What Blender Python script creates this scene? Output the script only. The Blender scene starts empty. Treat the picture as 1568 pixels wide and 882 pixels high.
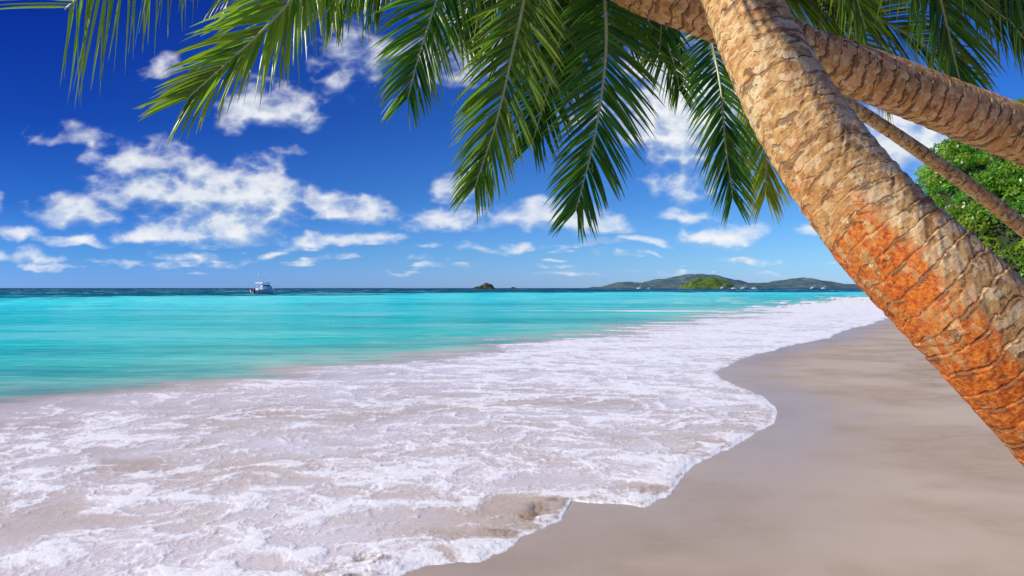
import bpy, math, random
import numpy as np
from mathutils import Vector, Matrix
random.seed(7); rng=np.random.default_rng(7)
scene=bpy.context.scene
H=1.6; F=1045.0
# back-projection helpers
def G(u,v):
    d=H*F/(v-441.0); return ((u-784)/F*d, d)
def P(u,v,d): return Vector(((u-784)/F*d, d, H+(441-v)/F*d))

# ---------------------------------------------------------------- noise
def _h(ix,iy,seed):
    n=(ix.astype(np.int64)*374761393+iy.astype(np.int64)*668265263+seed*1274126177)&0xffffffff
    n=((n^(n>>13))*1274126177)&0xffffffff
    n=(n^(n>>16))&0xffffffff
    return n/4294967295.0
def vn(x,y,seed=0):
    ix=np.floor(x);iy=np.floor(y);fx=x-ix;fy=y-iy
    fx=fx*fx*fx*(fx*(fx*6-15)+10);fy=fy*fy*fy*(fy*(fy*6-15)+10)
    a=_h(ix,iy,seed);b=_h(ix+1,iy,seed);c=_h(ix,iy+1,seed);d=_h(ix+1,iy+1,seed)
    return (a+(b-a)*fx)*(1-fy)+(c+(d-c)*fx)*fy
def fbm(x,y,o=4,seed=0,g=0.5,mode=0):
    s=0;a=1;t=0
    for i in range(o):
        v=vn(x,y,seed+i*17)
        if mode==1: v=(1-np.abs(2*v-1))**2
        if mode==2: v=np.abs(2*v-1)
        s=s+a*v;t+=a;a*=g
        x,y=x*1.9*0.8-y*1.9*0.6+5.3,x*1.9*0.6+y*1.9*0.8+1.7
    return s/t
def sst(x,a,b):
    t=np.clip((x-a)/(b-a),0,1);return t*t*(3-2*t)

# ---------------------------------------------------------------- mesh utils
def mesh_obj(name,verts,faces,mat=None,smooth=True,attrs=None,parent=None,quads=None):
    me=bpy.data.meshes.new(name)
    if quads is not None:
        verts=np.asarray(verts,dtype=np.float32);quads=np.asarray(quads,dtype=np.int32)
        me.vertices.add(len(verts));me.vertices.foreach_set('co',verts.ravel())
        me.loops.add(quads.size);me.loops.foreach_set('vertex_index',quads.ravel())
        k=quads.shape[1];me.polygons.add(len(quads))
        me.polygons.foreach_set('loop_start',np.arange(0,quads.size,k,dtype=np.int32))
        me.update(calc_edges=True)
    else:
        me.from_pydata([tuple(v) for v in verts],[],faces)
    if smooth: me.polygons.foreach_set('use_smooth',[True]*len(me.polygons))
    if attrs:
        for k,a in attrs.items():
            a=np.asarray(a,dtype=np.float32)
            if a.ndim==1:
                at=me.attributes.new(k,'FLOAT','POINT');at.data.foreach_set('value',a)
            else:
                at=me.attributes.new(k,'FLOAT_VECTOR','POINT');at.data.foreach_set('vector',a.ravel())
    me.update()
    ob=bpy.data.objects.new(name,me);scene.collection.objects.link(ob)
    if mat: me.materials.append(mat)
    if parent: ob.parent=parent
    return ob
def empty(name,loc=(0,0,0)):
    e=bpy.data.objects.new(name,None);e.location=loc;scene.collection.objects.link(e);e.empty_display_size=.2;return e

# ---------------------------------------------------------------- node utils
class NT:
    def __init__(s,tree): s.t=tree;s.n=tree.nodes;s.l=tree.links
    def new(s,typ,**kw):
        n=s.n.new(typ)
        for k,v in kw.items(): setattr(n,k,v)
        return n
    def set(s,sock,v):
        if v is None: return
        if isinstance(v,bpy.types.NodeSocket): s.l.new(v,sock)
        else: sock.default_value=v
    def m(s,op,a,b=None,c=None,clamp=False):
        n=s.new('ShaderNodeMath',operation=op,use_clamp=clamp)
        s.set(n.inputs[0],a)
        if b is not None:s.set(n.inputs[1],b)
        if c is not None:s.set(n.inputs[2],c)
        return n.outputs[0]
    def vm(s,op,a,b=None,scale=None):
        n=s.new('ShaderNodeVectorMath',operation=op)
        s.set(n.inputs[0],a)
        if b is not None:s.set(n.inputs[1],b)
        if scale is not None:s.set(n.inputs[3],scale)
        return n.outputs['Value'] if op in('LENGTH','DOT_PRODUCT') else n.outputs[0]
    def ss(s,x,a,b,lo=0.0,hi=1.0):
        n=s.new('ShaderNodeMapRange',interpolation_type='SMOOTHSTEP')
        s.set(n.inputs[0],x);s.set(n.inputs[1],a);s.set(n.inputs[2],b);s.set(n.inputs[3],lo);s.set(n.inputs[4],hi)
        return n.outputs[0]
    def lin(s,x,a,b,lo=0.0,hi=1.0):
        n=s.new('ShaderNodeMapRange')
        s.set(n.inputs[0],x);s.set(n.inputs[1],a);s.set(n.inputs[2],b);s.set(n.inputs[3],lo);s.set(n.inputs[4],hi)
        return n.outputs[0]
    def mix(s,f,a,b,bt='MIX'):
        n=s.new('ShaderNodeMix',data_type='RGBA',blend_type=bt)
        s.set(n.inputs[0],f)
        for i,v in((6,a),(7,b)):
            if isinstance(v,tuple) and len(v)==3:v=v+(1,)
            s.set(n.inputs[i],v)
        return n.outputs[2]
    def noise(s,vec,scale,detail=4,rough=.5,dist=0.,out=0):
        n=s.new('ShaderNodeTexNoise');s.set(n.inputs['Vector'],vec);n.inputs['Scale'].default_value=scale
        n.inputs['Detail'].default_value=detail;n.inputs['Roughness'].default_value=rough;n.inputs['Distortion'].default_value=dist
        return n.outputs[out]
    def attr(s,name,out='Fac'):
        n=s.new('ShaderNodeAttribute',attribute_name=name);return n.outputs[out]
    def ramp(s,f,stops,interp='LINEAR'):
        n=s.new('ShaderNodeValToRGB');r=n.color_ramp;r.interpolation=interp
        while len(r.elements)<len(stops): r.elements.new(0.5)
        for e,(p,c) in zip(r.elements,stops): e.position=p;e.color=tuple(c)+(1,)
        s.set(n.inputs[0],f);return n.outputs[0]
    def pos(s): return s.new('ShaderNodeNewGeometry').outputs['Position']
    def mul3(s,v,k): return s.vm('MULTIPLY',v,k)
def material(name):
    m=bpy.data.materials.new(name);m.use_nodes=True;n=NT(m.node_tree)
    b=m.node_tree.nodes['Principled BSDF'];o=m.node_tree.nodes['Material Output'];return m,n,b,o
def bump(n,h,strength,dist,bsdf):
    b=n.new('ShaderNodeBump');b.inputs['Strength'].default_value=strength;b.inputs['Distance'].default_value=dist
    n.set(b.inputs['Height'],h);n.l.new(b.outputs[0],bsdf.inputs['Normal']);return b

# ---------------------------------------------------------------- sun + sky
sun_to=Vector((-0.77,-0.04,0.60)).normalized()
el=math.asin(sun_to.z); az=math.atan2(sun_to.x,sun_to.y)
sl=bpy.data.lights.new('sun','SUN');sl.energy=5.0;sl.angle=math.radians(.5);sl.color=(1,.945,.85)
so=bpy.data.objects.new('sun',sl);so.rotation_euler=(-sun_to).to_track_quat('-Z','Y').to_euler();so.location=(-20,0,20)
scene.collection.objects.link(so)
w=bpy.data.worlds.new('World');scene.world=w;w.use_nodes=True
n=NT(w.node_tree);bg=w.node_tree.nodes['Background'];bg.inputs['Strength'].default_value=.1
sky=n.new('ShaderNodeTexSky',sky_type='NISHITA');sky.sun_disc=False;sky.sun_elevation=el;sky.sun_rotation=az
sky.air_density=1.0;sky.dust_density=.3;sky.ozone_density=3.0
dirv=n.new('ShaderNodeTexCoord').outputs['Generated']
sep=n.new('ShaderNodeSeparateXYZ');n.l.new(dirv,sep.inputs[0])
yy=n.m('MAXIMUM',n.m('ABSOLUTE',sep.outputs[1]),.12)
uu=n.m('DIVIDE',sep.outputs[0],yy);vv=n.m('DIVIDE',sep.outputs[2],yy)
right=n.ss(uu,-.75,.65)
tl=n.ramp(n.lin(vv,0,.45),[(0,(.30,.64,1.85)),(.10,(.18,.50,1.32)),(.28,(.075,.28,.86)),(.55,(.032,.16,.68)),(1,(.012,.075,.55))])
tr=n.ramp(n.lin(vv,0,.45),[(0,(.70,1.08,2.0)),(.10,(.56,1.02,1.72)),(.28,(.36,.82,1.50)),(.55,(.20,.60,1.35)),(1,(.10,.42,1.25))])
skc=n.mix(1.0,sky.outputs[0],n.mix(right,tl,tr),'MULTIPLY')
n.l.new(skc,bg.inputs['Color'])

def gq(nr,na):
    i=np.arange(nr-1)[:,None]*na+np.arange(na-1)[None,:]
    return np.stack([i,i+1,i+na+1,i+na],-1).reshape(-1,4)
# cumulus layer: 20 km away, seaward sector of the sky
clouds=[(120,212,95,16,.60),(215,240,100,30,.82),(300,290,160,44,1.05),(400,305,80,62,1.05),(350,338,115,36,.95),(130,322,70,32,.9),(262,352,68,20,1),(415,168,76,42,.95),(470,185,38,24,.7),
(232,103,48,28,.58),(530,95,80,70,.6),(500,322,46,28,.92),(562,332,42,22,.98),(520,371,76,14,.88),(680,348,88,24,.95),(690,303,42,20,.9),
(722,386,60,12,.8),(850,338,100,26,.95),(960,364,36,11,.85),(1070,355,68,28,1),(1045,190,100,130,1.2),(1385,220,95,75,1.3),(1225,350,36,13,.9),
(145,366,56,13,.9),(45,356,60,15,.8),(790,380,28,8,.8),(-5,322,28,22,.8),(700,85,90,80,.7),(60,390,105,14,.7),(290,388,52,10,.7),
(425,387,22,8,.8),(370,397,44,9,.7),(1025,318,36,13,.8),(450,240,46,14,.5),(880,200,60,50,.5),(640,385,30,6,.6),(200,405,70,8,.55),(950,392,60,7,.6),(1130,402,80,8,.6),(830,408,50,6,.5),(860,420,60,5,.5),(640,405,70,5,.45),(500,400,50,7,.55),(1330,300,60,40,.6)]
NU,NV=1250,520
ug=np.linspace(-1.0,1.05,NU);vg=np.concatenate([np.linspace(.003,.18,300),np.linspace(.18,.50,221)[1:]])
U,V_=np.meshgrid(ug,vg)
def cdens(U,V):
    wx=U+.085*(fbm(U*7,V*11,3,301)-.5)+.022*(fbm(U*30,V*45,3,311)-.5)
    wy=V+.042*(fbm(U*7+9,V*11,3,321)-.5)+.016*(fbm(U*30,V*45,3,331)-.5)
    B=np.zeros(U.shape)
    for (cu,cv,ru,rv,k) in clouds:
        a,b_=(cu-784)/F,(441-cv)/F
        q=(wy-b_)*F/rv;q=np.where(q<0,q*1.35,q*.9)
        B=np.maximum(B,k*sst(-np.sqrt(((wx-a)*F/ru)**2+q**2),-1.6,-.05))
    band=sst(V,.008,.03)*sst(-V,-.10,-.045)
    B=np.maximum(B,.55*band*sst(fbm(U*16,V*85,4,341),.52,.72))
    nz=.5*fbm(U*24,V*40,6,351,.56)+.5*(1-fbm(U*22,V*34,5,361,.55,2)*1.1)
    D=B+(nz-.57)*1.75
    return D*sst(B,0,.3),B
D0,B0=cdens(U,V_);D1,_=cdens(U-.008,V_+.016);D2,_=cdens(U-.02,V_+.035)
al=sst(D0,.08,1.15)**1.0*.96
lit=sst(D0-.6*D1-.4*D2,-.34,.30)  # sunlit and shaded sides of the clouds, painted into their emission colour
up=sst(fbm(U*9,V_*18,4,371),.3,.7)
lit=np.clip(lit*.75+.25*up,0,1)
dirs=np.stack([U,np.ones_like(U),V_],-1);dirs/=np.linalg.norm(dirs,axis=-1)[...,None]
CV=(dirs*20000).reshape(-1,3);Q=gq(len(vg),NU);alf=al.ravel();Q=Q[(alf[Q]>.004).any(1)]
used=np.unique(Q);rm=np.zeros(len(CV),np.int64);rm[used]=np.arange(len(used));Q=rm[Q]
cm=bpy.data.materials.new('cumulus_cloud');cm.use_nodes=True;n=NT(cm.node_tree);cm.cycles.emission_sampling='NONE'
for x_ in list(cm.node_tree.nodes):
    if x_.type=='BSDF_PRINCIPLED': cm.node_tree.nodes.remove(x_)
o=cm.node_tree.nodes['Material Output'];em=n.new('ShaderNodeEmission');tp_=n.new('ShaderNodeBsdfTransparent');mx=n.new('ShaderNodeMixShader')
n.l.new(n.mix(n.attr('lit'),(.40,.54,.74),(.93,.945,.96)),em.inputs[0]);n.l.new(n.attr('alpha'),mx.inputs[0]);n.l.new(tp_.outputs[0],mx.inputs[1]);n.l.new(em.outputs[0],mx.inputs[2]);n.l.new(mx.outputs[0],o.inputs[0])
mesh_obj('sky_clouds',CV[used],None,cm,quads=Q,attrs={'alpha':alf[used],'lit':lit.ravel()[used]})

# ---------------------------------------------------------------- coast geometry
wl=[(600,882),(650,862),(700,856),(735,858),(800,820),(860,795),(880,768),(930,770),(990,778),(1020,760),(1045,735),(1075,705),(1130,682),
(1175,650),(1183,630),(1165,606),(1110,582),(1095,570),(1140,548),(1200,530),(1270,518),(1300,503),(1345,494),(1390,480),(1430,468),(1450,461),(1600,456)]
W=[G(*p) for p in wl]
far=[(220,170),(30000,500),(60000,500),(60000,60000),(-60000,60000),(-60000,-60000)]
Wpoly=W+far+[(-30,-60),(-9,-12),(-4.2,-2),(-2.4,1),(-1.5,2.6)]
ol=[(0,612),(200,597),(400,577),(520,556),(600,548),(700,541),(800,524),(900,515),(1000,500),(1100,484),(1200,468),(1300,456),(1400,453.5)]
O=[G(*p) for p in ol]
Opoly=O+[(150,150),(300,220),(30000,600)]+far[2:]+[(-60,-60),(-22,-12),(-14,0),(-10.5,6)]
def sdist(x,y,poly):
    p=np.array(poly);q=np.roll(p,-1,axis=0)
    best=np.full(x.shape,1e18);ins=np.zeros(x.shape,bool)
    for (ax,ay),(bx,by) in zip(p,q):
        big=(abs(ax)+abs(ay)>50000 and abs(bx)+abs(by)>50000)
        dx,dy=bx-ax,by-ay
        if not big:
            t=np.clip(((x-ax)*dx+(y-ay)*dy)/(dx*dx+dy*dy),0,1)
            best=np.minimum(best,(x-ax-t*dx)**2+(y-ay-t*dy)**2)
        if ay!=by:
            c=((ay>y)!=(by>y))&(x<(bx-ax)*(y-ay)/(by-ay)+ax);ins^=c
    d=np.sqrt(best);return np.where(ins,d,-d)
def grid(na,nr,amax=44):
    a=np.concatenate([np.linspace(-180,-amax,40)[:-1],np.linspace(-amax,amax,na),np.linspace(amax,180,40)[1:]])
    r=np.concatenate([np.geomspace(.02,2.8,24)[:-1],np.geomspace(2.8,60,nr),np.geomspace(60,45000,110)[1:]])
    A,R=np.meshgrid(np.radians(a),r);return R*np.sin(A),R*np.cos(A),len(r),len(a)
def landz(d):
    return np.where(d>0,.022*np.minimum(d,14),.045*np.maximum(d,-30)-0.01*np.clip(-d/.3,0,1))
# sand
X,Y,nr,na=grid(260,200);x=X.ravel();y=Y.ravel()
dW=sdist(x,y,Wpoly)
z=landz(-dW)+.012*(fbm(x*.9,y*.9,3,3)-.5)*sst(-dW,.3,2)
sand,n,b,o=material('beach_sand')
p=n.pos();dw=n.attr('shore')
big=n.noise(p,.55,3,.55);fine=n.noise(p,170,2,.7);mid=n.noise(n.mul3(p,(1,2.0,1)),1.8,6,.62,.9)
grit=n.noise(p,38,3,.7)
col=n.mix(n.ss(mid,.3,.7),(.42,.325,.235),(.49,.39,.29))
col=n.mix(n.ss(big,.40,.62),col,(.56,.46,.36))
wetn=n.m('ADD',dw,n.m('MULTIPLY',n.m('SUBTRACT',big,.5),1.6))
wet=n.ss(wetn,-1.9,-.1)
col=n.mix(n.m('MULTIPLY',wet,.40),col,(.42,.33,.25))
shade=n.m('MULTIPLY',n.ss(n.noise(n.mul3(p,(1,1.8,1)),1.3,6,.65,.8),.50,.66),n.ss(dw,-2.0,-3.4))  # inland patches: foliage shade put into the sand colour
col=n.mix(n.m('MULTIPLY',shade,.5),col,(.26,.20,.145))
col=n.mix(n.ss(fine,.25,.75,0.,.28),col,(.25,.20,.15))
col=n.mix(n.ss(grit,.60,.72,0.,.22),col,(.28,.22,.16))
n.l.new(col,b.inputs['Base Color']);n.set(b.inputs['Roughness'],n.lin(wet,0,1,.75,.34))
n.set(b.inputs['Specular IOR Level'],n.lin(wet,0,1,.2,.42))
hh=n.m('ADD',n.m('MULTIPLY',mid,.5),n.m('MULTIPLY',fine,.07));bump(n,hh,.35,.02,b)
ground=mesh_obj('beach_ground',np.stack([x,y,z],-1),None,sand,quads=gq(nr,na),attrs={'shore':dW})
# sea
X,Y,nr,na=grid(1150,720);x=X.ravel();y=Y.ravel()
dW=sdist(x,y,Wpoly);dO=sdist(x,y,Opoly)
sc=np.clip(y/6,.8,5)
dWn=dW+sc*(.16*(fbm(x*1.6/sc,y*1.6/sc,3,11)-.5)+.11*(fbm(x*7/sc,y*7/sc,4,21,.6)-.5))
dOn=dO+np.clip(y/8,.7,8)*(1.9*(fbm(x*.5,y*.9,5,31,.6)-.5))
t=np.where(dOn<0,np.clip(dWn,0,None)/(np.clip(dWn,0,None)-dOn+1e-6),1+dOn*.05);t=np.clip(t,0,2)
# lacy foam: white filaments over a thin milky veil
wx=x+.9*(fbm(x*.7,y*.7,3,401)-.5)+.34*(fbm(x*3.1,y*3.1,4,411,.6)-.5)
wy=y+.6*(fbm(x*.7+7,y*.7,3,421)-.5)+.28*(fbm(x*3.1+7,y*3.1,4,431,.6)-.5)
lace=fbm(wx*2.3,wy*3.2,5,441,.68,1)
lace2=fbm(wx*8.5,wy*10,3,451,.62,1)
patch=fbm(wx*.6,wy*1.3,5,461,.60)
patch2=fbm(wx*2.5,wy*4.6,5,471,.60)
churn=np.exp(-((dWn-.20)/.13)**2)*sst(fbm(x*1.1+3,y*1.1,3,73),.50,.62)*(dWn>0)*sst(7.2-y,0,2)*(.2+.8*sst(fbm(x*7,y*7,3,77),.42,.56))
cov=.20+.34*sst(y,7,20)+.08*sst(x,-2,2)-.04*sst(-x,.5,4)*(1-sst(y,8,12))+.32*np.exp(-(dWn/.30)**2)-.30*churn
cov+=-.10*np.exp(-((t-.85)/.07)**2)+.10*np.exp(-((t-.55)/.1)**2)
fall=3.0*sst(dOn,-.9,.9+.03*np.clip(y,0,300))
cov+=.35*sst(y,30,70)*(dOn<0)
f=1.30*(lace-.42)+.50*(lace2-.42)+.95*(patch-.5)+1.0*(patch2-.5)+cov-fall
rim=sst(-dWn,-.060,-.01)*(dWn>-.2)
f=np.maximum(f,rim*(.45+1.2*(fbm(x*12,y*12,3,481)-.28)))
foamv=sst(f,-.12,.86)
veil=np.clip(.30+1.1*(fbm(wx*.9,wy*1.8,5,491,.6)-.42)+.32*sst(y,7,16),0,.85)*sst(-dOn,-.3,1.5)*(1-.8*churn)*sst(dWn,0,.5)
lump=fbm(x*9,y*11,4,51,.6,2)-.35
infoam=sst(dWn,0,.25)*(1-sst(dOn,-.5,1.0))
hz=.003+.010*sst(dWn,0,.09)+infoam*(.007*foamv+.03*(patch-.5)+.005*(lace-.4))+churn*.045*lump
hz+=sst(dOn,0,4)*np.clip(1-np.hypot(x,y)/300,0,1)*.09*(fbm(x*.35,y*1.1,4,81)-.5)
ls=np.maximum(landz(-dW),0)
zz=np.where(dWn>0,ls+hz,ls+.003+dWn*.7)
Q=gq(nr,na);keep=(dWn[Q]>-.30*np.clip(y[Q]/8,1,6)).any(1);Q=Q[keep]
used=np.unique(Q);rm=np.zeros(len(x),np.int64);rm[used]=np.arange(len(used));Q=rm[Q]
sea,n,b,o=material('sea_water_and_foam')
p=n.pos();do=n.attr('open');fv_=n.attr('foam');ch=n.attr('churn')
L=n.attr('logd')
rip=n.noise(n.mul3(p,(.7,2.6,1)),1.3,5,.68,.3)
wc=n.ramp(n.lin(L,-.6,3.0),[(0,(.50,.50,.38)),(.17,(.30,.56,.42)),(.33,(.06,.58,.46)),(.46,(.006,.60,.53)),(.6,(.003,.68,.64)),(.70,(.008,.84,.80)),(.732,(.004,.60,.62)),(.76,(.001,.12,.20)),(.9,(.001,.070,.15)),(1,(.001,.055,.16))])
st=n.attr('streak')
wc=n.mix(n.ss(st,.50,.66,0.,.6),wc,n.mix(.45,wc,(.40,.95,.90)))
wc=n.mix(n.ss(st,.50,.34,0.,.8),wc,n.mix(1.,wc,(.30,.62,.70),'MULTIPLY'))
wc=n.mix(n.ss(rip,.52,.72,0.,.6),wc,n.mix(.5,wc,(.50,.85,.8)))
wc=n.mix(n.ss(rip,.50,.30,0.,.6),wc,n.mix(1.,wc,(.30,.60,.68),'MULTIPLY'))
fn=n.noise(n.mul3(p,(1,1.3,1)),17,4,.74,.8)
fa=n.m('ADD',fv_,n.m('MULTIPLY',n.m('SUBTRACT',fn,.5),n.m('MULTIPLY',1.45,n.ss(fv_,0.,.3))))
foam=n.ss(fa,.10,.98)
ve=n.attr('veil')
thin=n.mix(n.ss(n.attr('patch'),.35,.65),(.57,.45,.33),(.64,.52,.41))
thin=n.mix(n.ss(fn,.60,.35,0.,.3),thin,(.46,.36,.27))
thin=n.mix(n.m('MULTIPLY',ve,n.lin(fn,.3,.7,.75,1.2)),thin,(.84,.81,.86))
thin=n.mix(n.m('MULTIPLY',ch,.75),thin,(.24,.17,.11))
infoam=n.ss(do,.5,-.6)
base=n.mix(infoam,wc,thin)
fcol=n.mix(n.ss(fa,.4,1.0),(.78,.75,.79),(.92,.92,.93))
col=n.mix(n.m('MULTIPLY',foam,.92),base,fcol)
n.l.new(col,b.inputs['Base Color'])
n.set(b.inputs['Roughness'],n.lin(foam,0,1,.25,.6))
spw=n.lin(L,1.5,2.1,.06,0.)
n.set(b.inputs['Specular IOR Level'],n.m('MAXIMUM',n.lin(infoam,0,1,0.,.38),spw))
b.inputs['IOR'].default_value=1.33
hmix=n.m('ADD',n.m('MULTIPLY',n.m('ADD',n.m('MULTIPLY',fn,.7),n.m('MULTIPLY',foam,.25)),infoam),n.m('MULTIPLY',n.m('MULTIPLY',rip,2.5),n.m('SUBTRACT',1.,infoam)))
bump(n,hmix,.42,.025,b)
streak=.45*fbm(x*.02,y*.09,5,501,.6)+.55*fbm(x*.12,y*.6,6,511,.66)
logd=np.log10(np.maximum(dOn,.05))+.30*(fbm(x*.02,y*.05,4,521)-.5)+.25*(fbm(x*.15,y*.4,3,531)-.5)
brk=sst(fbm(x*.08,y*.55,4,541,.6),.56,.68)*sst(dOn,-1,3)*sst(-dOn,-30,-4)*sst(y,22,40)
foamv=np.maximum(foamv,.8*brk)
A_={'open':dOn,'foam':foamv,'churn':churn,'patch':patch,'streak':streak,'logd':logd,'veil':veil}
seaob=mesh_obj('sea',np.stack([x,y,zz],-1)[used],None,sea,quads=Q,attrs={k:v[used] for k,v in A_.items()})

# ---------------------------------------------------------------- palms
def catmull(pts,nseg):
    pts=[np.array(q,float) for q in pts];Pp=[2*pts[0]-pts[1]]+pts+[2*pts[-1]-pts[-2]];out=[]
    m=len(pts)-1
    for k in range(nseg+1):
        s=min(k/nseg*m,m-1e-9);i=int(s);f=s-i
        a,b_,c,d=Pp[i],Pp[i+1],Pp[i+2],Pp[i+3]
        out.append(.5*((2*b_)+(-a+c)*f+(2*a-5*b_+4*c-d)*f*f+(-a+3*b_-3*c+d)*f**3))
    return np.array(out)
def bark(name):
    m,n,b,o=material(name)
    tc=n.attr('tc','Vector');fr=n.attr('ringf');og=n.attr('orange');cell=n.attr('cell')
    n1=n.noise(n.mul3(tc,(1,1,1.8)),22,5,.66,.3);n2=n.noise(n.mul3(tc,(2.6,2.6,1)),16,4,.68,.5);n3=n.noise(tc,6,5,.68,.4);n4=n.noise(tc,95,3,.7)
    col=n.mix(n.ss(n1,.36,.62),(.40,.205,.070),(.68,.42,.155))
    col=n.mix(n.ss(n.m('ADD',cell,n.m('MULTIPLY',n2,.8)),.92,1.10,0.,.75),col,(.80,.60,.32))
    col=n.mix(n.ss(n3,.53,.62,0.,.5),col,(.72,.58,.36))
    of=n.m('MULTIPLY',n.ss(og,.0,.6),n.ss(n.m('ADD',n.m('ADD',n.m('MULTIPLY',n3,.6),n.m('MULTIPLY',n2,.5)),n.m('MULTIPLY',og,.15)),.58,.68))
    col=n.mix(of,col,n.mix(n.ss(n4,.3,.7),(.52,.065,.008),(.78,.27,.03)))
    col=n.mix(n.m('MULTIPLY',n.ss(n3,.52,.40),.35),col,n.mix(n.ss(n4,.3,.7),(.55,.20,.05),(.62,.30,.09)))
    dkn=n.noise(n.mul3(tc,(1,1,2.3)),15,5,.68,.5)
    dk=n.ss(n.m('ADD',dkn,n.m('MULTIPLY',n.ss(fr,.40,1.),.14)),.60,.65)
    col=n.mix(n.m('MULTIPLY',dk,.72),col,(.15,.062,.024))
    gr=n.m('MULTIPLY',n.ss(fr,.85,.96),n.ss(n2,.34,.52))
    col=n.mix(n.m('MULTIPLY',gr,.75),col,(.12,.052,.02))
    col=n.mix(n.ss(n4,.42,.28,0.,.45),col,(.17,.08,.035))
    n.l.new(col,b.inputs['Base Color']);b.inputs['Roughness'].default_value=.7;b.inputs['Specular IOR Level'].default_value=.35
    h=n.m('SUBTRACT',n.m('ADD',n.m('MULTIPLY',n1,.4),n.m('MULTIPLY',n4,.28)),n.m('ADD',n.m('MULTIPLY',dk,.35),n.m('MULTIPLY',gr,.5)))
    bump(n,h,.85,.010,b);return m
barkA=bark('palm_bark')
def trunk(name,pts,radii,ns,nt,parent,mat,ringsp=.07,amp=.006,seed=0,og=None):
    C=catmull(pts,ns);R=np.interp(np.linspace(0,1,ns+1),np.linspace(0,1,len(radii)),radii)
    T=np.gradient(C,axis=0);T/=np.linalg.norm(T,axis=1)[:,None]
    S=np.concatenate([[0],np.cumsum(np.linalg.norm(np.diff(C,axis=0),axis=1))])
    ref=np.array([0,1.,0]);A=ref-T*(T@ref)[:,None];A/=np.linalg.norm(A,axis=1)[:,None];Bv=np.cross(T,A)
    th=np.linspace(0,2*np.pi,nt,endpoint=False)
    TH,SS=np.meshgrid(th,S);cx,cy=np.cos(TH),np.sin(TH)
    sw=SS+.26*ringsp*(2*fbm(cx*1.3+4,SS/ringsp*.25+cy*1.3,3,seed)-1)*2+.010*np.sin(TH+SS*3)+.14*ringsp*(fbm(cx*5,SS*16+cy*5,3,seed+31)-.5)*2
    k=sw/ringsp+1.0*(fbm(sw*5,sw*0,2,seed+5)-.5);fr=k-np.floor(k)
    cell=_h(np.floor(TH*5.1+7*_h(np.floor(k*2),np.floor(k)*0,seed+2)+.8*fbm(cx*6,cy*6+sw*20,2,seed+8)),np.floor(k*2+.6*fbm(cx*5,cy*5+sw*9,2,seed+18)),seed+9)
    rv=.5+.9*sst(fbm(cx*2+7,sw*6+cy*2,3,seed+1),.38,.62)
    disp=amp*(fr*1.0-.5)*rv-amp*1.2*rv*sst(fr,.88,.97)
    disp+=.016*(fbm(cx*1.6,sw*3+cy*1.6,3,seed+3,.6)-.5)*R[:,None]/.15+amp*.9*(fbm(cx*9,sw*55+cy*9,3,seed+4,.6)-.5)+amp*.4*(cell-.5)*sst(fbm(cx*3,sw*12+cy*3,2,seed+6),.4,.55)
    rr=R[:,None]+disp
    V=C[:,None,:]+rr[...,None]*(cx[...,None]*A[:,None,:]+cy[...,None]*Bv[:,None,:])
    i=np.arange(ns)[:,None]*nt+np.arange(nt)[None,:];j=np.arange(ns)[:,None]*nt+(np.arange(nt)[None,:]+1)%nt
    Q=np.stack([i,j,j+nt,i+nt],-1).reshape(-1,4)
    tc=np.stack([cx*R[:,None],cy*R[:,None],SS],-1).reshape(-1,3)
    N=(cx[...,None]*A[:,None,:]+cy[...,None]*Bv[:,None,:])
    ov=np.zeros(SS.shape) if og is None else og(V,N)
    mesh_obj(name,V.reshape(-1,3),None,mat,quads=Q,parent=parent,attrs={'tc':tc,'ringf':fr.ravel(),'cell':cell.ravel(),'orange':ov.ravel()})
    return C
def leafmat(name,k=1.0):
    m,n,b,o=material(name)
    ti=n.attr('tint');ye=n.attr('yel')
    col=n.ramp(ti,[(0,(.012*k,.062*k,.010*k)),(.5,(.032*k,.135*k,.014*k)),(1,(.095*k,.25*k,.020*k))])
    col=n.mix(ye,col,n.mix(ti,(.45,.36,.03),(.36,.44,.04)))
    n.l.new(col,b.inputs['Base Color']);b.inputs['Roughness'].default_value=.34;b.inputs['Specular IOR Level'].default_value=.5
    tr=n.new('ShaderNodeBsdfTranslucent');n.set(tr.inputs[0],n.mix(1.,col,(1.9,2.1,.9),'MULTIPLY'))
    mx=n.new('ShaderNodeMixShader');mx.inputs[0].default_value=.42
    n.l.new(b.outputs[0],mx.inputs[1]);n.l.new(tr.outputs[0],mx.inputs[2]);n.l.new(mx.outputs[0],o.inputs[0]);return m
leaf=leafmat('palm_leaflet')
rach,n_,b_,o_=material('palm_rachis');b_.inputs['Roughness'].default_value=.35
rn=n_.noise(n_.pos(),30,2,.6);n_.l.new(n_.mix(rn,(.34,.42,.14),(.62,.66,.36)),b_.inputs['Base Color'])
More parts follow.
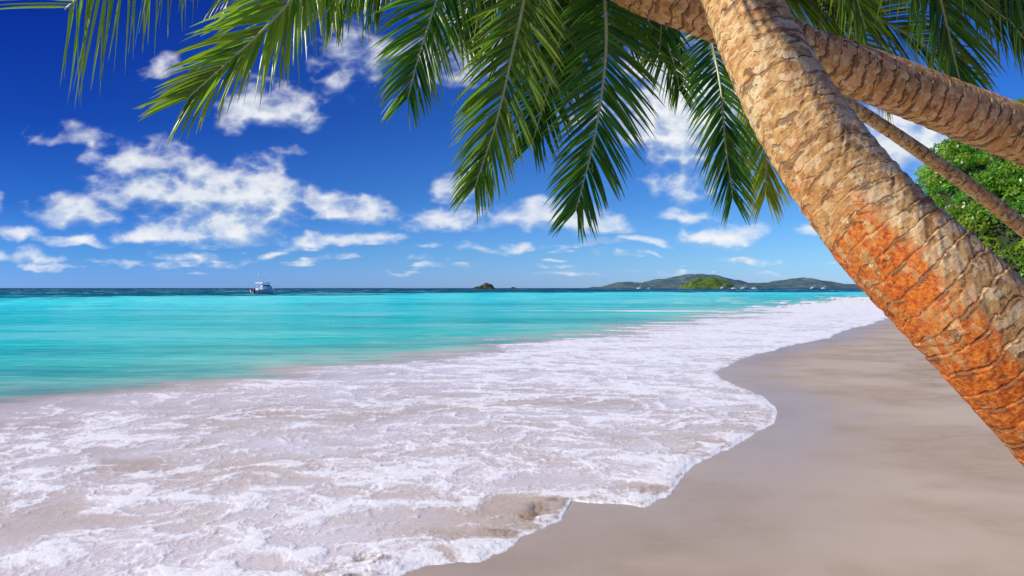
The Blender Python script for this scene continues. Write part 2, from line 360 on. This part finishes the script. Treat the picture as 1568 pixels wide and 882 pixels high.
def frond(name,pts,L,parent,seed=0,face=(0,-1,0),a0=58,a1=20,droop=.45,wid=.017,yel=0.,tint=.5,sp=.0130,start=.10,fade=.45,tipy=.3):
    r=random.Random(seed);L=L*1.12;wid=wid*1.10
    C=catmull(pts,90);T=np.gradient(C,axis=0);T/=np.linalg.norm(T,axis=1)[:,None]
    S=np.concatenate([[0],np.cumsum(np.linalg.norm(np.diff(C,axis=0),axis=1))]);tot=S[-1]
    V=[];Fc=[];TI=[];YE=[]
    fv=np.array(face,float)
    down=np.array([0,0,-1.])
    s=start*tot
    while s<tot*.997:
        k=s/tot
        for sg in(-1,1):
            ss_=min(s+r.uniform(-.4,.4)*sp,tot*.999)
            c=np.array([np.interp(ss_,S,C[:,q]) for q in range(3)]);t=np.array([np.interp(ss_,S,T[:,q]) for q in range(3)]);t/=np.linalg.norm(t)
            side_=np.cross(t,fv);side_/=np.linalg.norm(side_)+1e-9;nn=np.cross(side_,t)
            al=math.radians(a0+(a1-a0)*k**1.3+r.gauss(0,3.5))
            d=math.cos(al)*t+sg*math.sin(al)*side_+nn*r.gauss(.12,.12);d/=np.linalg.norm(d)
            prof=min(1,.6+1.6*(k-start))*(1-.50*max(0,(k-fade)/(1-fade))**2.)
            ln=L*prof*(r.uniform(.86,1.06))
            if r.random()<.02: ln*=.5
            wd=wid*r.uniform(.75,1.15)*(1-.3*k)
            dr=droop*r.uniform(.6,1.4)*.8;tw=r.gauss(0,.45)
            base=len(V);m=6;q=c.copy()
            ti=min(1,max(0,tint+r.gauss(0,.18)));ye=min(1,max(0,yel+r.gauss(0,.10)))
            for i in range(m+1):
                f=i/m
                dd=d+down*dr*f*f*1.2;dd/=np.linalg.norm(dd)
                wv=np.cross(dd,nn);wv/=np.linalg.norm(wv)+1e-9
                n2=np.cross(wv,dd)
                wv=wv*math.cos(tw+f*.5*sg)+n2*math.sin(tw+f*.5*sg);n3=np.cross(wv,dd)
                ww=wd*.5*(min(1,.45+f*3.5))*(1-f**2.6)+.0004
                V+= [q-wv*ww,q+n3*ww*.45,q+wv*ww]
                TI+=[ti]*3;YE+=[min(1,ye+tipy*f**5)]*3
                if i<m:
                    e=base+3*i;Fc+=[(e,e+1,e+4,e+3),(e+1,e+2,e+5,e+4)]
                q=q+dd*ln/m
        s+=sp*(L/.36)**.5
    e=empty(name);e.parent=parent
    mesh_obj(name+'_leaflets',np.array(V),None,leaf,quads=np.array(Fc),attrs={'tint':TI,'yel':YE},parent=e)
    ns=90;nt=8;th=np.linspace(0,2*np.pi,nt,endpoint=False)
    A=fv-T*(T@fv)[:,None];A/=np.linalg.norm(A,axis=1)[:,None];Bv=np.cross(T,A)
    R=.011*(1-.80*(S/tot))*(L/.35)
    Vt=C[:,None,:]+fv*.006+R[:,None,None]*(np.cos(th)[None,:,None]*A[:,None,:]+np.sin(th)[None,:,None]*Bv[:,None,:])
    i=np.arange(ns)[:,None]*nt+np.arange(nt)[None,:];j=np.arange(ns)[:,None]*nt+(np.arange(nt)[None,:]+1)%nt
    mesh_obj(name+'_rachis',Vt.reshape(-1,3),None,rach,quads=np.stack([i,j,j+nt,i+nt],-1).reshape(-1,4),parent=e)
def PP(l): return [P(*q) for q in l]
# palm 1 : big leaning trunk
p1=empty('palm_tree')
tp=[(2250,1440,1.75),(1960,1000,1.75),(1750,762,1.75),(1566,572,1.8),(1454,454,1.86),(1322,320,2.0),(1209,157,2.15),(1134,0,2.35),(1085,-140,2.5),(1050,-300,2.65)]
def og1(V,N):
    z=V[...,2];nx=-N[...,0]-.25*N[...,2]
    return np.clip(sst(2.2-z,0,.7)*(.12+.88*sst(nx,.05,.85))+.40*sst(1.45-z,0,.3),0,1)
trunk('trunk',PP(tp),[.22,.19,.168,.154,.149,.142,.131,.120,.114,.11],1500,220,p1,barkA,.054,.0042,3,og1)
cr=(1050,-300,2.65)
FR=[([cr,(1180,-380,3.0),(1330,-230,3.4),(1420,-60,3.6),(1470,130,3.7)],.55,.45,0.1),
([cr,(1200,-330,2.7),(1420,-230,2.9),(1580,-60,3.1),(1680,170,3.2)],.55,.35,0.),
([cr,(1150,-330,2.9),(1240,-200,3.6),(1290,-70,4.1),(1325,45,4.4)],.48,.35,0.15),
([cr,(1160,-360,2.8),(1400,-250,3.6),(1560,-120,4.1),(1660,20,4.3)],.55,.4,0.),
([cr,(1160,-300,3.2),(1300,-180,3.9),(1400,-80,4.3),(1540,30,4.5)],.55,.25,0.),
([cr,(1180,-300,3.2),(1320,-180,4.0),(1400,-90,4.4),(1440,20,4.6)],.55,.2,0.),
([cr,(1200,-300,3.2),(1350,-160,4.0),(1470,-60,4.4),(1590,90,4.6)],.55,.3,0.05)]
for i,(l,L,ti,ye) in enumerate(FR): frond('frond_%d'%(i+1),PP(l),L,p1,seed=100+i,tint=ti,yel=ye,droop=.45,wid=.024,start=.28,face=(0,-1,-.3),a0=50,sp=.016)
frond('frond_8',PP([cr,(850,-400,2.6),(520,-330,2.6),(260,-120,2.7),(100,15,2.75)]),.42,p1,seed=120,tint=.8,yel=.30,droop=.15,wid=.014,a0=58,a1=36,face=(.2,-1,-.2),fade=.95,sp=.017)
# palm 2 : trunk crossing behind, crown centre-top
p2=empty('palm_tree')
tp=[(3100,932,3.4),(2500,620,3.4),(1950,350,3.35),(1568,208,3.2),(1400,142,3.12),(1250,88,3.05),(1100,28,3.0),(980,-15,3.02),(870,-80,3.1)]
trunk('trunk',PP(tp),[.17,.15,.13,.122,.116,.108,.10,.095,.09],1300,150,p2,barkA,.065,.0030,13,lambda V,N:.30*np.ones(V.shape[:2]))
c=(870,-90,3.1)
FR=[([c,(915,-60,3.2),(928,60,3.15),(912,200,3.1),(882,322,3.05)],.335,dict(tint=.48,yel=.0,tipy=.2,a0=62,a1=24,droop=.35)),
([c,(820,-60,3.1),(792,50,3.0),(762,180,2.95),(728,285,2.95)],.32,dict(tint=.6,yel=.18,a0=50,a1=22,droop=.5)),
([c,(780,-130,3.1),(690,-40,3.05),(650,60,3.0),(625,150,3.0)],.32,dict(tint=.5,yel=.03,a0=58,a1=26,droop=.45)),
([c,(700,-220,3.0),(540,-120,2.8),(430,20,2.65),(290,150,2.6)],.40,dict(tint=.8,yel=.33,a0=54,a1=20,droop=.4,wid=.019)),
([c,(740,-180,3.1),(620,-120,3.1),(540,-40,3.1),(500,20,3.1)],.38,dict(tint=.6,yel=.10,a0=58,a1=26,droop=.35)),
([c,(885,-40,3.35),(860,50,3.4),(838,140,3.4),(815,220,3.4)],.33,dict(tint=.28,yel=.0,a0=60,a1=25,droop=.5)),
([c,(930,-120,3.2),(985,-40,3.3),(1010,20,3.3),(1010,80,3.3)],.30,dict(tint=.4,yel=.0,a0=58,a1=25,droop=.5)),
([c,(760,-150,3.3),(680,-100,3.4),(600,-50,3.4),(560,10,3.4)],.38,dict(tint=.5,yel=.06,a0=58,a1=25,droop=.5)),
([c,(830,-100,3.3),(760,-60,3.4),(722,0,3.5),(705,60,3.5)],.38,dict(tint=.35,yel=.03,a0=60,a1=25,droop=.5)),
([c,(860,-90,3.3),(800,-50,3.5),(780,20,3.6),(775,80,3.6)],.38,dict(tint=.25,yel=.0,a0=60,a1=25,droop=.5)),
([c,(900,-90,3.4),(895,-30,3.6),(885,40,3.7),(875,110,3.7)],.38,dict(tint=.2,yel=.0,a0=60,a1=25,droop=.5)),
([c,(700,-200,3.2),(560,-160,3.3),(440,-90,3.3),(350,-20,3.3)],.42,dict(tint=.7,yel=.2,a0=55,a1=22,droop=.5,start=.4)),
([c,(940,-100,3.4),(960,-60,3.6),(965,0,3.7),(960,60,3.7)],.34,dict(tint=.25,yel=.0,a0=60,a1=25,droop=.5)),
([c,(860,-250,3.0),(820,-330,2.7),(760,-340,2.2),(700,-300,1.8)],.34,dict(tint=.4,yel=.05))]
for i,(l,L,kw) in enumerate(FR): frond('frond_%d'%(i+1),PP(l),L,p2,seed=200+i,**kw)
# palm 3 : slender trunk further back
p3=empty('palm_tree')
tp=[(1960,790,4.9),(1800,560,4.8),(1568,350,4.7),(1400,226,4.6),(1285,150,4.5),(1170,70,4.4),(1090,0,4.3)]
trunk('trunk',PP(tp),[.075,.065,.052,.044,.04,.042,.05],500,50,p3,barkA,.06,.002,23)
c=(1090,-5,4.3)
FR=[([c,(1085,40,4.2),(1102,130,4.0),(1110,220,3.9),(1122,305,3.85)],.36,dict(tint=.45,yel=.02,a0=50,a1=22,droop=.5)),
([c,(1120,40,4.5),(1160,130,4.5),(1172,220,4.4),(1172,300,4.4)],.42,dict(tint=.5,yel=.6,a0=45,a1=22,droop=.6)),
([c,(1150,-30,4.6),(1260,20,4.8),(1330,90,4.9),(1360,150,5.0)],.44,dict(tint=.3,yel=.4,a0=45,a1=22,droop=.6)),
([c,(1180,-30,4.6),(1280,0,4.8),(1400,60,4.9),(1480,120,5.0)],.46,dict(tint=.3,yel=.2,a0=45,a1=22,droop=.6)),
([c,(1040,0,4.6),(1020,50,4.7),(1035,110,4.7),(1040,140,4.7)],.36,dict(tint=.25,yel=.0,a0=50,a1=22,droop=.6))]
for i,(l,L,kw) in enumerate(FR): frond('frond_%d'%(i+1),PP(l),L,p3,seed=300+i,**kw)

# ---------------------------------------------------------------- wooded hill on the right
hx,hy=81,82
def hillz(x,y):
    r=np.hypot((x-hx)/36,(y-hy)/30);return 24*np.clip(1-r**2.2,0,1)**.5*(.85+.3*fbm(x*.06,y*.06,3,91))*sst(x/y,.555,.64)
gx,gy=np.meshgrid(np.linspace(hx-37,hx+60,120),np.linspace(hy-31,hy+31,90))
hz=hillz(gx,gy);hz=np.where(hz<.8,-3,hz-.6)
hm,n,b,o=material('hill_soil');n.l.new(n.mix(n.noise(n.pos(),.5,4,.6),(.015,.03,.008),(.04,.06,.018)),b.inputs['Base Color']);b.inputs['Roughness'].default_value=1
mesh_obj('hill',np.stack([gx,gy,hz],-1).reshape(-1,3),None,hm,quads=gq(90,120))
def foliage(name,cl,per,size,mat):
    V=[];TI=[];YE=[]
    for (cx_,cy_,cz_,R_) in cl:
        k=int(per*(R_/2.2)**2);d=rng.normal(size=(k,3));d/=np.linalg.norm(d,axis=1)[:,None];d[:,2]=np.abs(d[:,2])*1.0-.25
        rad=R_*(.72+.35*rng.random(k))[:,None];cc=np.array([cx_,cy_,cz_])+d*rad*np.array([1,1,.85])
        nn=d+rng.normal(size=(k,3))*.55;nn/=np.linalg.norm(nn,axis=1)[:,None]
        a=np.cross(nn,rng.normal(size=(k,3)));a/=np.linalg.norm(a,axis=1)[:,None];b2=np.cross(nn,a)
        s_=size*(.6+.8*rng.random(k))[:,None]
        q=np.stack([cc-a*s_,cc-b2*s_*.55+nn*.1*s_,cc+a*s_,cc+b2*s_*.55+nn*.1*s_],1);V.append(q.reshape(-1,3))
        base=rng.random()*.6;yb=rng.random()**1.6*.65
        ti=np.clip(base+.4+rng.normal(size=k)*.15,0,1);TI.append(np.repeat(ti,4));YE.append(np.repeat(np.clip(yb+rng.normal(size=k)*.07,0,1),4))
    V=np.concatenate(V);Q=np.arange(len(V)).reshape(-1,4)
    return mesh_obj(name,V,None,mat,smooth=False,quads=Q,attrs={'tint':np.concatenate(TI),'yel':np.concatenate(YE)})
fol=leafmat('tree_foliage',1.35)
cl=[]
for i in range(1500):
    a=rng.uniform(math.pi*.5,math.pi*1.9);rr=rng.random()**.5 if i%3 else rng.uniform(.9,1.03)
    X_=hx+math.cos(a)*35.5*rr;Y_=hy+math.sin(a)*29.5*rr
    Rr=rng.uniform(.9,2.6)
    if (X_-Rr)/Y_<.56: continue
    z0=float(hillz(np.array(X_),np.array(Y_)))
    if i%3==0: z0*=rng.random()
    cl.append((X_,Y_,z0+rng.uniform(.0,2.0),Rr))
foliage('hillside_forest',cl,300,.22,fol)

# ---------------------------------------------------------------- distant islands
def island(name,u0,u1,prof,dist,depth,mat,seed,rough=.35,nx=240,ny=24):
    us=np.linspace(u0,u1,nx);hp=np.interp(us,[a for a,_ in prof],[b for _,b in prof])
    xs=(us-784)/F*dist;ys=np.linspace(0,1,ny)
    Xg,Yg=np.meshgrid(xs,ys);Hh=np.tile(hp,(ny,1))/F*dist
    px=dist/F
    e=np.sin(np.pi*Yg)**.8
    z=Hh*e*(1-rough/2+rough*fbm(Xg/(px*14),Yg*3+seed,4,seed))+px*1.4*(fbm(Xg/(px*3),Yg*9,3,seed+1)-.5)*e-.6
    z[:,0]=-1;z[:,-1]=-1
    return mesh_obj(name,np.stack([Xg,dist+Yg*depth,z],-1).reshape(-1,3),None,mat,quads=gq(ny,nx))
def imat(name,c1,c2,sc):
    m,n,b,o=material(name);n.l.new(n.mix(n.ss(n.noise(n.pos(),sc,5,.65),.35,.65),c1,c2),b.inputs['Base Color']);b.inputs['Roughness'].default_value=1;b.inputs['Specular IOR Level'].default_value=0;return m
m1=imat('hazy_island_slopes',(.055,.105,.14),(.11,.17,.17),.02)  # blue aerial haze blended into the slope colours
m2=imat('island_woodland',(.03,.07,.02),(.13,.20,.045),.05)
m3=imat('island_rock',(.02,.03,.022),(.09,.10,.06),.2)
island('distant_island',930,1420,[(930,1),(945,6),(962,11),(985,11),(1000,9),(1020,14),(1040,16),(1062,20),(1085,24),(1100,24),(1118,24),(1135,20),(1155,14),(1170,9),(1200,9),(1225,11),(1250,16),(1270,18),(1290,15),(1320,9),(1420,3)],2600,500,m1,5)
island('wooded_island',1062,1132,[(1062,1),(1068,12),(1080,17),(1095,20),(1110,18),(1122,16),(1129,9),(1132,1)],1500,160,m2,9,.3,120)
island('rocky_islet',718,759,[(718,0),(726,4),(732,5),(738,8),(744,10),(749,9),(753,7),(759,0)],900,40,m3,15,.4,80,12)
island('rocky_islet',780,796,[(780,0),(784,4),(789,3),(796,0)],950,30,m3,19,.4,40,10)
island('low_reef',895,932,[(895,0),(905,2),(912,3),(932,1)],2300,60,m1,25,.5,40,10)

# ---------------------------------------------------------------- motor boats
def simple(name,c,r=.4):
    m,n,b,o=material(name);col=n.mix(n.noise(n.pos(),3,2,.6),tuple(v*.92 for v in c),c);n.l.new(col,b.inputs['Base Color']);b.inputs['Roughness'].default_value=r;return m
white=simple('boat_white_gelcoat',(.88,.88,.86),.35);glass=simple('boat_tinted_glass',(.02,.03,.04),.1);blk=simple('boat_dark_trim',(.03,.03,.035),.4)
def box(name,c,s,mat,parent,taper=1.0,shear=0):
    V=[];x,y,z=c;a,b2,h=s[0]/2,s[1]/2,s[2]/2
    for dz,k in((-h,1),(h,taper)):
        for dx,dy in((-a,-b2),(a,-b2),(a,b2),(-a,b2)): V.append((x+dx*k,y+dy*k+(shear if dz>0 else 0),z+dz))
    ob=mesh_obj(name,V,[(3,2,1,0),(4,5,6,7),(0,1,5,4),(1,2,6,5),(2,3,7,6),(3,0,4,7)],mat,smooth=False,parent=parent)
    bv=ob.modifiers.new('b','BEVEL');bv.width=min(s)*.18;bv.segments=2;return ob
def rod(name,a,b2,r,mat,parent):
    a=Vector(a);b2=Vector(b2);d=(b2-a);q=d.to_track_quat('Z','Y');V=[];k=6
    for e in(a,b2):
        for i in range(k): V.append(e+q@Vector((r*math.cos(i*6.283/k),r*math.sin(i*6.283/k),0)))
    return mesh_obj(name,V,[(i,(i+1)%k,k+(i+1)%k,k+i) for i in range(k)]+[tuple(range(k))[::-1],tuple(range(k,2*k))],mat,parent=parent)
def boat(loc,rot,s=1.0):
    e=empty('motor_boat',loc);e.rotation_euler=(0,0,rot);e.scale=(s,s,s)
    st=[(-3.4,1.25,.95),(-2,1.32,.98),(0,1.3,1.08),(1.6,1.05,1.2),(2.8,.6,1.35),(3.7,.04,1.5)]
    V=[]
    for (yy_,hw,zt) in st:
        kz=-.3 if yy_<2 else -.3+(yy_-2)*.35
        V+=[(-hw,yy_,zt),(-hw*.82,yy_,.18),(0,yy_,kz),(hw*.82,yy_,.18),(hw,yy_,zt),(hw*.86,yy_-.02,zt-.12 if yy_<2.9 else zt-.05),(-hw*.86,yy_-.02,zt-.12 if yy_<2.9 else zt-.05)]
    Fq=[]
    for i in range(5):
        for j in range(7): Fq.append((i*7+j,(i+1)*7+j,(i+1)*7+(j+1)%7,i*7+(j+1)%7))
    Fq.append(tuple(range(7)));Fq.append(tuple(range(35,42))[::-1])
    mesh_obj('hull',V,Fq,white,smooth=False,parent=e)
    box('cabin',(0,.9,1.45),(1.9,2.4,.9),white,e,.82,-.1)
    box('windshield',(0,.75,2.0),(1.6,1.3,.34),glass,e,.85,-.1)
    box('console',(0,-.6,1.35),(.9,.7,.8),white,e)
    box('hardtop',(0,-.3,2.55),(2.3,3.0,.2),white,e,.95)
    for sx_ in(-.9,.9):
        for y_ in(-1.5,.4): rod('hardtop_post',(sx_,y_,1.0),(sx_*.95,y_+.1,2.52),.06,white,e)
    box('stern_bench',(0,-2.5,1.05),(1.8,.5,.45),white,e)
    for sx_ in(-.36,.36):
        box('outboard_cowl',(sx_,-3.65,1.1),(.36,.5,.5),blk,e,.8);box('outboard_leg',(sx_,-3.65,.5),(.16,.3,.9),blk,e)
    rod('antenna',(-.8,-.6,2.6),(-.9,-.9,5.0),.055,white,e);rod('antenna',(.8,-.6,2.6),(.95,-.9,4.7),.055,white,e)
    for sgn in(-1,1):
        prev=None
        for yq,xq,zq in((.2,1.22,1.12),(1.6,.98,1.22),(2.8,.54,1.36),(3.55,.10,1.47)):
            rod('bow_rail_post',(sgn*xq,yq,zq-.05),(sgn*xq,yq,zq+.5),.025,white,e)
            if prev: rod('bow_rail',prev,(sgn*xq,yq,zq+.5),.025,white,e)
            prev=(sgn*xq,yq,zq+.5)
    return e
boat((-69,190,.05),math.radians(-22),1.15)
def B_(u,d,rot,s): boat(((u-784)/F*d,d,.05),math.radians(rot),s)
B_(980,1100,80,1.4);B_(1108,1000,100,1.5);B_(1124,1050,70,1.2);B_(1140,1000,85,1.5);B_(1155,1150,60,1.2);B_(1246,1000,95,1.5);B_(1262,1100,75,1.2);B_(995,1200,90,1.1)

# ---------------------------------------------------------------- camera
cam=bpy.data.cameras.new('camera');cam.lens=24;cam.sensor_width=36;cam.clip_end=100000;cam.clip_start=.05
co=bpy.data.objects.new('camera',cam);co.location=(0,0,H);co.rotation_euler=(math.pi/2,0,0);scene.collection.objects.link(co);scene.camera=co
scene.view_settings.view_transform='Standard';scene.view_settings.look='None';scene.view_settings.exposure=0
